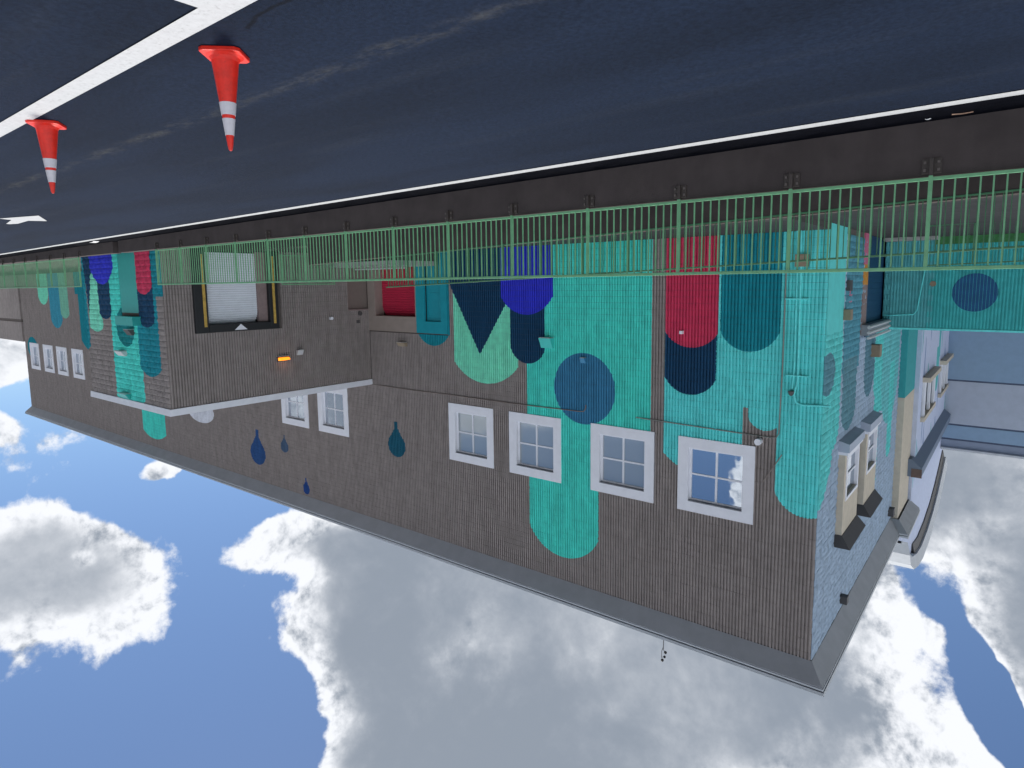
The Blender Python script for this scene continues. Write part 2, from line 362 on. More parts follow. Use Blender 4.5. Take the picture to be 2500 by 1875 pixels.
M['cone'] = mat('cone_orange', (.80, .022, .008), .42, .10, 18, .001, 60, .5, paint=lambda N, P, b: N.mix(N.m('MULTIPLY', N.sstep(N.noise(P, 38, 6, .7), .58, .72), .45), b, (.42, .03, .02)))
M['cband'] = mat('cone_reflective', (.66, .64, .68), .35, .06, 30, paint=lambda N, P, b: N.mix(N.m('MULTIPLY', N.sstep(N.noise(P, 60, 6, .7), .55, .72), .5), b, (.40, .36, .38)))
M['tealwall'] = mat('teal_wall_paint', (.07, .52, .52), .8, .10, 3, .004, 55, .3, dirt=.1)
M['aquawall'] = mat('aqua_wall_paint', (.12, .50, .52), .8, .10, 3, .004, 55, .3, dirt=.1)
M['discp'] = mat('navy_disc_paint', (.012, .09, .23), .8, .1, 3)
M['wblue'] = mat('blue_stucco', (.26, .38, .52), .8, .04, 2); M['wpale'] = mat('pale_grey_stucco', (.44, .49, .58), .8, .04, 2); M['wgrey'] = mat('grey_stucco', (.27, .32, .42), .8, .04, 2)
M['scrap'] = mat('white_paper', (.7, .7, .72), .7); M['scrap2'] = mat('cardboard', (.45, .28, .2), .8)
M['pink'] = mat('pink_sign', (.60, .12, .22), .5)

def glassy(name, tint, blinds):
    mt = bpy.data.materials.new(name); mt.use_nodes = True; N = NT(mt.node_tree); b = N.n['Principled BSDF']
    P = N.node('ShaderNodeNewGeometry').outputs['Position']
    b.inputs['Base Color'].default_value = tint+(1,); b.inputs['Roughness'].default_value = .6
    gl = N.node('ShaderNodeBsdfGlossy'); gl.inputs['Roughness'].default_value = .015 if not blinds else .06; gl.inputs['Color'].default_value = (.85, .92, 1, 1)
    bm = N.node('ShaderNodeBump'); bm.inputs['Distance'].default_value = .004; bm.inputs['Strength'].default_value = .6
    N.put(bm.inputs['Height'], N.noise(P, 1.3, 2)); N.put(gl.inputs['Normal'], bm.outputs[0])
    mx = N.node('ShaderNodeMixShader'); mx.inputs[0].default_value = .62 if not blinds else .26
    N.put(mx.inputs[1], b.outputs[0]); N.put(mx.inputs[2], gl.outputs[0]); N.put(N.n['Material Output'].inputs[0], mx.outputs[0]); return mt
M['glass'] = glassy('window_glass', (.012, .016, .024), False)
M['glassb'] = glassy('window_glass_with_blind', (.26, .29, .29), True)

# asphalt: near-black sealed surface, with a pale line of dust along the lane
def asph_paint(N, P, base):
    x, y, z = N.xyz(P)
    n = N.noise(P, 2.2, 4); n2 = N.noise(N.vmul(P, (.35, 1, 1)), 9, 5, .7); big = N.noise(N.vmul(P, (.25, 1, 1)), .9, 3)
    d = N.m('ABSOLUTE', N.m('ADD', N.m('ADD', y, 15.91), N.m('MULTIPLY_ADD', n, .16, -.08)))
    mk = N.m('MULTIPLY', N.m('MULTIPLY', N.sstep(d, .0, .13, 1, 0), N.sstep(n2, .38, .7)), N.sstep(N.noise(P, .7, 2), .3, .6, .45, 1))
    c = N.mix(N.sstep(big, .35, .65), base, tuple(v*.72 for v in base))
    c = N.mix(N.m('MULTIPLY', N.sstep(N.noise(P, 260, 2), .56, .78), .35), c, (.06, .068, .08))
    # a tarred crack wandering away from the corner of the parking line
    cd_ = N.m('ABSOLUTE', N.m('SUBTRACT', y, N.m('MULTIPLY_ADD', N.noise(P, 1.1, 3), .34, N.m('MULTIPLY_ADD', x, .05, -16.86))))
    ck = N.m('MULTIPLY', N.sstep(cd_, .006, .022, 1, 0), N.m('LESS_THAN', x, -.35))
    c = N.mix(N.m('MULTIPLY', ck, .6), c, (.002, .0025, .004))
    st = N.noise(N.vmul(P, (.15, 1.6, 1)), 1.4, 5, .6); c = N.mix(N.m('MULTIPLY', N.sstep(st, .52, .75), .16), c, (.045, .052, .066))
    return N.mix(N.m('MULTIPLY', mk, .26), c, (.17, .16, .13))
M['asphalt'] = mat('asphalt', (.0098, .0185, .042), .85, .22, 30, .007, 190, .10, paint=asph_paint)
M['strip'] = mat('near_black_strip', (.004, .0045, .008), .9, .2, 8, .003, 120, .04)  # near-black sheet between the white line and the low wall
def line_paint(N, P, base):
    return N.mix(N.sstep(N.noise(P, 34, 6, .75), .52, .72, 0, .8), base, (.30, .30, .31))
M['line'] = mat('white_road_paint', (.50, .51, .53), .6, .05, 20, .001, 120, .3, paint=line_paint)
M['ground'] = mat('pavement_concrete', (.30, .30, .29), .9, .15, 1.5)
lamp = bpy.data.materials.new('lit_amber_lens'); lamp.use_nodes = True
lb = lamp.node_tree.nodes['Principled BSDF']; lb.inputs['Base Color'].default_value = (.8, .3, .03, 1); lb.inputs['Emission Color'].default_value = (1, .24, .012, 1); lb.inputs['Emission Strength'].default_value = 1.0

# ------------------------------------------------------------------ setting: ground
# car park: one sheet, gently rising towards +X, ending at the retaining wall
b = MB(); xs = [-900, -40, -20, 0, 20, 40, 60, 900]; ys = [-900, -60, -11.0]
vs = [(x, y, gz(x)) for y in ys for x in xs]; n = len(xs)
b.add(vs, [(j*n+i, j*n+i+1, (j+1)*n+i+1, (j+1)*n+i) for j in range(2) for i in range(n-1)])
struct(b.build('parking_lot', M['asphalt']))
b = MB(); b.add([(-900, -11.0, -1.35), (900, -11.0, -1.35), (900, 900, -1.35), (-900, 900, -1.35)], [(0, 1, 2, 3)]); struct(b.build('ground', M['ground']))
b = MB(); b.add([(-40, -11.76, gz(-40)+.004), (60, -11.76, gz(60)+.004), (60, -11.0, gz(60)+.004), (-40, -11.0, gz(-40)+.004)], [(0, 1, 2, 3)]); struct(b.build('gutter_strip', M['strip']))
def stripe(name, pts, label=None, h=.008):
    b = MB(); P = [(x, y, gz(x)+h) for x, y in pts]; b.add(P, [tuple(range(len(P)))]); return struct(b.build(name, M['line']))
stripe('painted_line', [(-40, -11.88), (60, -11.88), (60, -11.72), (-40, -11.72)])
stripe('painted_line', [(-40, -17.02), (60, -17.02), (60, -16.862), (-40, -16.862)])
for xx in (-.60, -3.3, 2.1+2.7*3):
    if xx < 0: stripe('painted_line', [(xx, -22), (xx+.165, -22), (xx+.165, -17.02), (xx, -17.02)], h=.0081)
ar = stripe('painted_arrow', [(11.14, -14.58), (12.13, -14.16), (12.29, -14.44), (13.07, -14.42), (13.3, -14.5), (13.24, -14.58), (12.34, -14.71), (12.20, -14.95)])
# platform along the building, and the loading trench left open in front of it
b = MB(); b.box((-60, -5.75, -1.35), (19.41, 60, .03)).box((-.0, -5.74, .03), (19.41, 0, .2)); struct(b.build('walkway', M['walk']))
b = MB(); b.box((-30, -11, -1.35), (19.4, -5.9, -1.25)); struct(b.build('loading_ramp', M['asphalt']))
b = MB(); b.box((19.41, -10.9, -1.35), (75, 0, .25)); struct(b.build('pavement', M['walk']))

# ------------------------------------------------------------------ retaining walls
def retaining(x0, x1, label, zt=.56):
    b = MB(); b.box((x0, -11.15, -1.4), (x1, -10.93, zt)); o = b.build('retaining_wall', M['wallbrown'], bevel=.008); return tag(o, label, 'wall')
retaining(-30, 16.72, 'long low dark brown concrete wall carrying the nearer green railing above the black strip')
retaining(17.12, 60, 'dark brown low wall beyond the narrow dark gap, in front of the dock block')
b = MB(); b.hexa([(-30, -5.9, -1.3), (15.2, -5.9, -1.3), (15.2, -5.7, -1.3), (-30, -5.7, -1.3), (-30, -5.9, -.6), (15.2, -5.9, .86), (15.2, -5.7, .86), (-30, -5.7, -.6)])
tag(b.build('retaining_wall', mat('brown_concrete_far', (.075, .062, .056), .85, .16, 2.5, .003, 60, .25)), 'brown concrete wall on the far side of the sunken ramp, under the second railing', 'wall')
b = MB(); b.box((16.72, -10.96, -1.3), (17.12, -10.935, .5)); tag(b.build('shade_gap_plate', M['dark']), 'added dark strip standing for the shade in the gap between the two low brown walls', 'plate')  # added black sheet that stands for the shade inside the gap

# ------------------------------------------------------------------ railings
def railing(label, P0, P1, zb0, zb1, h, sp, first, pick=12, picks_as_parts=True, bracket=True, group='green metal railings', G='green'):
    """P0->P1 straight run in plan; bottom rail from zb0 to zb1"""
    P0 = Vector((*P0, 0)); P1 = Vector((*P1, 0)); L = (P1-P0).length; d = (P1-P0)/L; nrm = Vector((d.y, -d.x, 0))
    zb = lambda t: zb0+(zb1-zb0)*t/L
    root = thing('guard_railing', (P0.x, P0.y, zb0), label, 'railing', group)
    def beam(t0, t1, za, zc, w, name):      # a bar along the run, sheared to the slope
        b = MB(); q = []
        for dz in (za, zc):
            for t, s in ((t0, -1), (t1, -1), (t1, 1), (t0, 1)):
                p = P0+d*t-nrm*s*w/2*-1 if False else P0+d*t+nrm*(-s)*w/2*-1
                q.append((p.x, p.y, zb(t)+dz))
        b.hexa(q); return b.build(name, M[G], root, bevel=.004)
    beam(0, L, -.016, .016, .032, 'bottom_rail'); beam(0, L, h-.018, h+.018, .042, 'top_rail')
    def vbar(name, w, z0, z1, mt):
        b = MB(); b.box((-w/2, -w/2, z0), (w/2, w/2, z1)); return b.mesh(name, mt)
    pm = vbar('post', .036, -.03, h-.02, M[G]); km = vbar('picket', .0145, .02, h-.018, M[G])
    fm = vbar('post_foot', .034, -.2, -.03, M['bracket'])
    bm_ = MB(); bm_.box((-.085, .0, -.20), (.085, .02, -.055))
    for sx in (-1, 1):
        for z in (-.165, -.09): bm_.box((sx*.06-.012, -.014, z-.012), (sx*.06+.012, 0, z+.012), 1)
    bk = bm_.mesh('mounting_bracket', [M['bracket'], M['bolt']])
    def put(me, t, name, y=0):
        p = P0+d*t; o = link(name, me); o.location = (p.x, p.y+y, zb(t)); o.parent = root; o.matrix_parent_inverse = Matrix.Translation(-root.location); return o
    k = 0; posts = []; t = first
    while t < L+.01: posts.append(t); t += sp
    stuff = MB()
    for t in posts:
        put(pm, t, 'post'); 
        if bracket: put(fm, t, 'post_foot'); put(bk, t, 'mounting_bracket', .022)
    ts = []; 
    for t in [posts[0]-sp]+posts:
        for i in range(1, pick+1):
            tt = t+sp*i/(pick+1)
            if .03 < tt < L-.03: ts.append(tt)
    for tt in ts:
        if picks_as_parts: put(km, tt, 'picket')
        else:
            p = P0+d*tt; stuff.box((p.x-.0063, p.y-.0063, zb(tt)+.016), (p.x+.0063, p.y+.0063, zb(tt)+h-.018))
    if not picks_as_parts: o = stuff.build('pickets', M[G], root); o['kind'] = 'stuff'
    return root
YR = -11.19; SP = 1.3524
railing('nearest green railing of thin pickets bolted to the face of the long low brown wall', (-3.3918-3*SP, YR), (-3.3918+13*SP+.02, YR), .58, .60, .895, SP, 0)
railing('distant green railing seen almost end on, starting past the painted dock block', (19.75, YR), (19.75+SP*14, YR), .62, .66, .895, SP, .0, picks_as_parts=False)
railing('second green railing across the sunken ramp, on the walkway edge', (-9.6, -5.9), (11.2, -5.9), .34-.037*9.6, .34+.036*11.2, .895, 1.22, .3, 10, bracket=False, G='green_shaded')
railing('short green guard railing around the landing beside the brown roller dock', (18.7, -4.75), (18.7, -2.3), .38, .38, 1.12, 1.2, 0, 12, bracket=False)
railing('green railing between the brick corner and the teal screen wall', (-9.5, 3.0), (-1.9, 3.0), -.17, .05, 1.12, 1.25, .2, 10, picks_as_parts=False, bracket=False, G='green_shaded')

# ------------------------------------------------------------------ main building
bld = thing('main_building', (35, 15, 0), 'large two storey masonry building with painted rounded mural bars, white framed windows and grey eaves', 'building')
ZT = 12.595
WX = [1.79, 5.08, 8.79, 12.04, 21.26, 24.56, 55.29, 58.93, 62.30, 65.93]; WZ0, WZ1 = 6.453, 8.87; WW = 2.44
# rough backing behind the blocks
MG = .33
holes = [(x+MG, x+WW-MG, WZ0+MG, WZ1-MG) for x in WX]
def wall_rects(a0, a1, z0, z1, holes):
    out = []; zs = sorted({z0, z1}|{h[i] for h in holes for i in (2, 3)}); as_ = sorted({a0, a1}|{h[i] for h in holes for i in (0, 1)})
    for i in range(len(zs)-1):
        for j in range(len(as_)-1):
            c = ((as_[j]+as_[j+1])/2, (zs[i]+zs[i+1])/2)
            if c[1] < z0 or c[1] > z1 or any(h[0] < c[0] < h[1] and h[2] < c[1] < h[3] for h in holes): continue
            out.append((as_[j], as_[j+1], zs[i], zs[i+1]))
    return out
door = (16.28, 18.9, -1, 2.93); tdoor = (14.76, 15.72, -1, 3.10)
b = MB()
for a0, a1, z0, z1 in wall_rects(0, 69.7, -1.3, ZT+.3, holes+[door, tdoor]):
    b.add([(a0, .025, z0), (a1, .025, z0), (a1, .025, z1), (a0, .025, z1)], [(0, 1, 2, 3)])
b.add([(.012, 0.012, -1.3), (.012, 0.012, ZT+.3), (.012, 5.4, ZT+.3), (.012, 5.4, -1.3)], [(0, 1, 2, 3)])
b.add([(.012, 9.2, -1.3), (.012, 9.2, ZT+.3), (.012, 17.6, ZT+.3), (.012, 17.6, -1.3)], [(0, 1, 2, 3)])
b.add([(.012, 5.4, 3.4), (.012, 5.4, ZT+.3), (.012, 9.2, ZT+.3), (.012, 9.2, 3.4)], [(0, 1, 2, 3)])
b.add([(69.7, 0, -1.3), (69.7, 33, -1.3), (69.7, 33, ZT), (69.7, 0, ZT)], [(0, 1, 2, 3)])
b.add([(0, 33, -1.3), (69.7, 33, -1.3), (69.7, 33, ZT), (0, 33, ZT)], [(3, 2, 1, 0)])
b.build('wall', M['back'], bld)
b = MB(); b.add([(-.3, -.3, 13.2), (69.9, -.3, 13.2), (69.9, 33, 13.2), (-.3, 33, 13.2)], [(0, 1, 2, 3)]); b.build('roof', M['roof'], bld)

# masonry units: fluted blocks on the long walls, rock-faced blocks on the gable
BU, BZ = .4064, .2032
def flute_arrays(mask, xdir, ndir):
    """4 ribs per block; mask = which ribs exist; local coordinates along the wall / outward"""
    vs = []; fs = []
    prof = [(0., -.016), (.017, -.016), (.023, .030), (.050, .037), (.079, .031), (.085, -.016), (.1016, -.016)]
    for k in range(4):
        if not mask >> k & 1: continue
        base = len(vs)
        for (u, nn) in prof:
            for z in (.0026, BZ-.0026): vs.append((u+k*.1016, nn, z))
        m_ = len(prof)
        for i in range(m_-1): fs.append((base+2*i, base+2*i+2, base+2*i+3, base+2*i+1))
        fs.append((base+2*2, base+2*1, base+2*5, base+2*4, base+2*3)); fs.append((base+5, base+7, base+9, base+11, base+3))
    V = [(xdir[0]*u+ndir[0]*q, xdir[1]*u+ndir[1]*q, z) for u, q, z in vs]
    if xdir[0]*ndir[1]-xdir[1]*ndir[0] > 0: fs = [tuple(reversed(f)) for f in fs]
    return V, fs
rnd = random.Random(5)
def rock_arrays(mask, xdir, ndir, seed):
    q = random.Random(seed); n0 = [k for k in range(4) if mask >> k & 1]
    if not n0: return [], []
    a, bb = n0[0]*.1016+.004, (n0[-1]+1)*.1016-.004
    nu, nz = 5, 3; vs = []; fs = []
    for j in range(nz+1):
        for i in range(nu+1):
            e = i in (0, nu) or j in (0, nz)
            vs.append((a+(bb-a)*i/nu+(0 if i in (0, nu) else q.uniform(-.015, .015)), .010+q.random()*.008 if e else .016+q.random()*.030, .004+(BZ-.008)*j/nz+(0 if j in (0, nz) else q.uniform(-.01, .01))))
    for j in range(nz):
        for i in range(nu):
            p = j*(nu+1)+i; fs.append((p, p+1, p+nu+2, p+nu+1))
    o = len(vs); ring = [j for j in range(nu+1)]+[(nu+1)*j+nu for j in range(1, nz+1)]+[nz*(nu+1)+i for i in range(nu-1, -1, -1)]+[(nu+1)*j for j in range(nz-1, 0, -1)]
    for r_ in ring: vs.append((vs[r_][0], -.01, vs[r_][2]))
    for i in range(len(ring)): fs.append((ring[i], o+i, o+(i+1) % len(ring), ring[(i+1) % len(ring)]))
    V = [(xdir[0]*u+ndir[0]*w_, xdir[1]*u+ndir[1]*w_, z) for u, w_, z in vs]
    if xdir[0]*ndir[1]-xdir[1]*ndir[0] > 0: fs = [tuple(reversed(f)) for f in fs]
    return V, fs
cache = {}
def unit(kind, mask, xd, nd, var, mt):
    k = (kind, mask, xd, nd, var, mt.name)
    if k not in cache:
        V, Fc = flute_arrays(mask, xd, nd) if kind == 'flute' else rock_arrays(mask, xd, nd, var*7+mask)
        me = bpy.data.meshes.new('block'); me.from_pydata(V, [], Fc); me.materials.append(mt); me.update()
        cache[k] = (me, np.array(V, dtype=np.float32), Fc)
    return cache[k]
units = []      # (score, key args, location)
def lay(kind, org, xd, nd, length, z0, z1, holes, mt, vis=lambda a, z: True):
    nz = int(round((z1-z0)/BZ)); nb = int(math.ceil(length/BU))+1
    for j in range(nz):
        z = z0+j*BZ
        for i in range(-1, nb):
            u = i*BU+(BU/2 if j % 2 else 0); mask = 0
            for k in range(4):
                c = u+(k+.5)*.1016
                if 0 < c < length and not any(h[0] < c < h[1] and h[2] < z+BZ/2 < h[3] for h in holes) and vis(c, z): mask |= 1 << k
            if not mask: continue
            dd = rnd.uniform(-.006, .006)
            loc = (org[0]+xd[0]*u+nd[0]*dd, org[1]+xd[1]*u+nd[1]*dd, z)
            pc = [topix((loc[0]+xd[0]*a, loc[1]+xd[1]*a, z+e)) for a, e in ((0, 0), (BU, 0), (0, BZ))]
            s = 0
            if all(pc) and -20 < pc[0][0] < 2520 and 0 < pc[0][1] < 1880:
                s = abs((pc[1][0]-pc[0][0])*(pc[2][1]-pc[0][1])-(pc[1][1]-pc[0][1])*(pc[2][0]-pc[0][0]))*bin(mask).count('1')/4
            units.append((s, (kind, mask, xd, nd, rnd.randrange(6) if kind == 'rock' else 0, mt), loc))
HM = [(h[0]-.02, h[1]+.02, h[2]-.02, h[3]+.02) for h in holes]
lay('flute', (0, 0), (1, 0), (0, -1), 69.7, .2, ZT, HM+[(14.38, 19.5, -1, 3.6), (19.41, 26.7, -1, 6.0)], M['main'])
lay('rock', (0, 0), (0, 1), (-1, 0), 14.3, .2, ZT, [(5.4, 9.2, -1, 3.4), (2.3, 4.6, 6.5, 9.8), (5.65, 8.0, 6.4, 9.8), (0, 2.05, -1, 3.1), (8.9, 14.3, -1, 3.3)], M['end'])
DX = 19.41; DTOP = 6.0
DD = (1.35, 4.35, -1, 3.12)     # dock opening measured from the outer corner
MD = (7.72, 8.86, -1, 2.62)
lay('flute', (DX, SY), (0, 1), (-1, 0), -SY, .2-BZ*5, DTOP-.1, [(DD[0]-.35, DD[1]+.1, -2, 3.3), MD], M['dock'])
lay('rock', (DX, SY), (1, 0), (0, -1), 7.2, .2, DTOP-.1, [(2.0, 3.55, -1, 2.55)], M['side'])
units.sort(key=lambda t: -t[0])
for s, a, loc in units[:300]:
    o = bpy.data.objects.new('block', unit(*a)[0]); COL.objects.link(o); o.parent = bld; o.matrix_parent_inverse = Matrix.Translation(-bld.location); o.location = loc
matl = [M['main'], M['end'], M['dock'], M['side']]; AV = []; AF = []; LS = []; MI = []; off = 0
for s, a, loc in units[300:]:
    me, V, Fc = unit(*a); AV.append(V+np.array(loc, dtype=np.float32)); mi = matl.index(a[5])
    for f in Fc: AF.extend([q+off for q in f]); LS.append(len(f)); MI.append(mi)
    off += len(V)
me = bpy.data.meshes.new('blocks'); AV = np.concatenate(AV); me.vertices.add(len(AV)); me.vertices.foreach_set('co', AV.ravel())
me.loops.add(len(AF)); me.loops.foreach_set('vertex_index', AF); me.polygons.add(len(LS))
st = np.concatenate(([0], np.cumsum(LS)[:-1])); me.polygons.foreach_set('loop_start', st); me.polygons.foreach_set('material_index', MI)
for q in matl: me.materials.append(q)
me.polygons.foreach_set('use_smooth', [False]*len(LS)); me.update(calc_edges=True)
o = link('blocks', me, bld); o['kind'] = 'stuff'

# windows of the long wall
def window(x, blind):
    y = -.06
    b = MB()    # broad flat surround
    for r_ in wall_rects(x, x+WW, WZ0, WZ1, [(x+MG, x+WW-MG, WZ0+MG, WZ1-MG)]):
        b.box((r_[0], y, r_[2]), (r_[1], -.0, r_[3]))
    x0, x1, z0, z1 = x+MG, x+WW-MG, WZ0+MG, WZ1-MG
    wo_ = b.build('window', M['white'], bld)
    t = .02
    for q0, q1, nm_ in (((x0, y+.004, z0), (x0+t, .17, z1), 'jamb'), ((x1-t, y+.004, z0), (x1, .17, z1), 'jamb'), ((x0+t, y+.004, z0), (x1-t, .17, z0+t), 'sill')):
        b = MB(); b.box(q0, q1); b.build(nm_, M['white'], wo_)
    b = MB(); b.box((x0+t, y+.006, z1-t), (x1-t, .17, z1)); b.build('head', M['grey'], wo_)
    s = .055; cx, cz = (x0+x1)/2, (z0+z1)/2
    b = MB(); b.box((x0+t, .09, z0+t), (x0+t+s, .13, z1-t)).box((x1-t-s, .09, z0+t), (x1-t, .13, z1-t)).box((x0+t+s, .09, z0+t), (x1-t-s, .13, z0+t+s)).box((x0+t+s, .09, z1-t-s), (x1-t-s, .13, z1-t))
    b.build('sash', M['white'], wo_)
    b = MB(); b.box((cx-.03, .088, z0+t+s), (cx+.03, .128, z1-t-s)); b.build('muntin', M['white'], wo_)
    b = MB(); b.box((x0+t+s, .091, cz-.028), (cx-.03, .126, cz+.028)).box((cx+.03, .091, cz-.028), (x1-t-s, .126, cz+.028)); b.build('muntin', M['white'], wo_)
    g = M['glassb'] if blind else M['glass']
    for (a, c) in ((x0+t+s, cx-.03), (cx+.03, x1-t-s)):
        for (e, f) in ((z0+t+s, cz-.028), (cz+.028, z1-t-s)):
            q = MB(); q.add([(a, .115, e), (c, .115, e), (c, .115, f), (a, .115, f)], [(0, 1, 2, 3)]); q.build('pane', g, wo_)
    b = MB(); b.add([(x0, .16, z0), (x1, .16, z0), (x1, .16, z1), (x0, .16, z1)], [(0, 1, 2, 3)]); b.build('blind', M['grey'] if blind else M['dark'], wo_)
for i, x in enumerate(WX): window(x, i in (1, 2, 3))

# cove and fascia of the eave, following the long wall and turning the corner
def sweep(name, prof, mt, path):
    """profile (outward, z) swept along a polyline in plan with mitred corners; outward = to the left of travel"""
    b = MB(); n = len(prof); P = [Vector((*p, 0)) for p in path]; rings = []
    for i, p in enumerate(P):
        d0 = (P[i]-P[i-1]).normalized() if i else (P[1]-P[0]).normalized(); d1 = (P[i+1]-P[i]).normalized() if i < len(P)-1 else d0
        n0 = Vector((-d0.y, d0.x, 0)); n1 = Vector((-d1.y, d1.x, 0)); mm = (n0+n1); mm = mm/ (mm.dot(n0)) if mm.length > 1e-6 else n0
        rings.append([(p.x+mm.x*o_, p.y+mm.y*o_, z) for o_, z in prof])
    vs = [v for r_ in rings for v in r_]; fs = []
    for i in range(len(P)-1):
        for k in range(n): fs.append((i*n+k, i*n+(k+1) % n, (i+1)*n+(k+1) % n, (i+1)*n+k))
    fs += [tuple(range(n)), tuple(range((len(P)-1)*n, len(P)*n))[::-1]]
    b.add(vs, fs); return b.build(name, mt, bld)
path = [(0, 17.6), (0, 17.7), (-.34, 17.7), (-.34, 14.25), (0, 14.25), (0, 0), (69.7, 0)][::-1]
path = [(69.7, 12), (69.7, 0), (0, 0), (0, 14.25), (-.34, 14.25), (-.34, 17.7), (0, 17.7)]
pr_ = lambda P: P
def sw(name, prof, mt): return sweep(name, pr_(prof), mt, path)
sw('soffit', [(.03, ZT), (.434, 13.07), (.434, 13.10), (.0, 13.10)], M['soffit'])
sw('fascia', [(.0, 13.10), (.455, 13.10), (.455, 13.155), (.0, 13.155)], M['fascia'])
sw('fascia_groove', [(.0, 13.155), (.435, 13.155), (.435, 13.185), (.0, 13.185)], M['fascia_dark'])
sw('gutter', [(.0, 13.185), (.475, 13.185), (.495, 13.27), (.0, 13.27)], M['fascia'])

# pilaster of the gable wall
b = MB(); b.box((-.30, 14.3, -.1), (.02, 17.6, 6.9)); b.build('pilaster', M['tealp'], bld, bevel=.01)
b = MB(); b.box((-.30, 14.3, 6.9), (.02, 17.6, 12.6)); b.build('pilaster', M['beige'], bld, bevel=.01)

# bay windows of the gable wall
def bay(y0, y1):
    p = -.22; wo_ = MB()
    zb, zt = 6.92, 9.5; g0, g1 = y0+.28, y1-.28; h0, h1 = 7.08, 8.35
    wo_.box((p, y0, zb), (0, g0, zt)).box((p, g1, zb), (0, y1, zt)).box((p, g0, h1), (0, g1, zt)).box((p, g0, zb), (0, g1, h0))
    bo = wo_.build('bay_window', M['beige'], bld, bevel=.008)
    b = MB(); b.box((p-.03, g0-.09, h0-.09), (p+.02, g0, h1+.09)).box((p-.03, g1, h0-.09), (p+.02, g1+.09, h1+.09)).box((p-.03, g0, h1), (p+.02, g1, h1+.09)).box((p-.03, g0, h0-.09), (p+.02, g1, h0)); b.build('frame', M['white'], bo)
    for q_ in (g1-.03, g0): b = MB(); b.box((p-.028, q_, h0), (.1, q_+.03, h1)); b.build('jamb', M['white'], bo)
    b = MB(); b.add([(-.14, g0, h0), (-.14, g1, h0), (-.14, g1, h1), (-.14, g0, h1)], [(0, 3, 2, 1)]); b.build('pane', M['glass'], bo)
    b = MB(); b.box((-.17, g0, (h0+h1)/2-.03), (-.142, g1, (h0+h1)/2+.03)); b.build('muntin', M['white'], bo)
    b = MB(); b.hexa([(-.34, y0-.1, 6.56), (0.02, y0-.1, 6.46), (.02, y1+.1, 6.46), (-.34, y1+.1, 6.56), (-.34, y0-.1, 6.82), (.02, y0-.1, 6.82), (.02, y1+.1, 6.82), (-.34, y1+.1, 6.82)][::1]); b.build('sill', M['wpale'], bo)
    b = MB(); b.box((-.30, y0-.06, 6.82), (.02, y1+.06, 6.92)); b.build('sill', M['white'], bo)
    b = MB(); b.hexa([(-.24, y0-.02, 9.5), (.02, y0-.02, 9.5), (.02, y1+.02, 9.5), (-.24, y1+.02, 9.5), (-.50, y0-.16, 9.86), (.02, y0-.16, 9.86), (.02, y1+.16, 9.86), (-.50, y1+.16, 9.86)]); b.build('hood', M['hood'], bo)
b = MB(); b.box((-.02, .03, .0), (.01, 2.05, 3.1)); b.build('smooth_base_panel', M['endsmooth'], bld)
b = MB(); b.box((-.015, 9.2, .0), (.01, 14.3, 3.3)); b.build('smooth_base_panel', M['endsmooth'], bld)
bay(2.3, 4.55); bay(5.75, 7.95)

# service door of the gable wall
b = MB()
for k in range(16): b.box((.06, 5.5, -.02+k*.21), (.10+.012, 9.2, .185+k*.21))
dr = b.build('roller_door', M['navyd'], bld)
for mt, z0, z1 in (('pinkp', .0, 1.05), ('orangep', 1.05, 1.72), ('brownp', 1.72, 3.4)):
    b = MB(); b.box((-.04, 4.72, z0), (.12, 5.5, z1)); b.build('jamb', M[mt], dr)
b = MB(); b.box((-.26, 4.75, 3.05), (.0, 9.2, 3.4)); b.build('housing', M['grey'], dr)
for k in range(3):
    b = MB(); b.tube([(-.27, 4.7+.0, 3.12+.18*k), (-.27, 9.0, 3.12+.18*k)], .05, 8); b.build('rail', M['lite'], dr)

# smooth vestibule surround, red roller door, teal door
b = MB()
for r_ in wall_rects(14.40, 19.40, .1, 3.60, [door, tdoor]): b.box((r_[0], -.09, r_[2]), (r_[1], .005, r_[3]))
b.build('door_surround', M['smooth'], bld)
b = MB(); b.box((16.24, -.0, .1), (16.28, .42, 2.93)).box((18.9, 0, .1), (18.94, .42, 2.93)).box((16.28, 0, 2.93), (18.9, .42, 2.97)); b.build('door_reveal', M['smooth'], bld)
def slats(name, mt, axis, c, a0, a1, z0, z1, pitch, parent, curl=True):
    dr = None; k = 0; z = z0
    first = None
    while z < z1:
        b = MB(); zz = min(z+pitch, z1); dn = 0
        if curl and z1-z < .5: dn = (.5-(z1-z))**2*1.1
        pr2 = [(-.0+dn, z+.002), (-.011+dn, z+pitch*.3), (-.011+dn, z+pitch*.75), (0+dn, zz-.002)]
        vs = []
        for d_, q in pr2:
            for a in (a0, a1): vs.append((a, c+d_, q) if axis == 'Y' else (c+d_, a, q))
        fs = [(2*i, 2*i+1, 2*i+3, 2*i+2) for i in range(3)]
        if axis == 'X': fs = [tuple(reversed(f)) for f in fs]
        b.add(vs, fs)
        if first is None: first = b.build(name, mt, parent)
        else: b.build('slat', mt, first)
        z += pitch
    return first
slats('roller_door', M['crim'], 'Y', .36, 16.28, 18.9, .2, 2.93, .105, bld)
b = MB(); b.add([(16.2, .6, .1), (19, .6, .1), (19, .6, 3), (16.2, .6, 3)], [(0, 1, 2, 3)]); b.build('door_backing', M['dark'], bld)
b = MB(); b.box((14.76, .06, .1), (15.72, .10, 3.1)); dt = b.build('door', M['tealdoor'], bld)
b = MB(); b.box((14.86, .045, 1.9), (15.62, .06, 2.9)); b.build('panel', M['tealdoor'], dt, bevel=.006)
b = MB(); b.tube([(15.6, .06, 1.3), (15.6, .0, 1.3), (15.48, .0, 1.3)], .014); b.build('handle', M['lite'], dt)
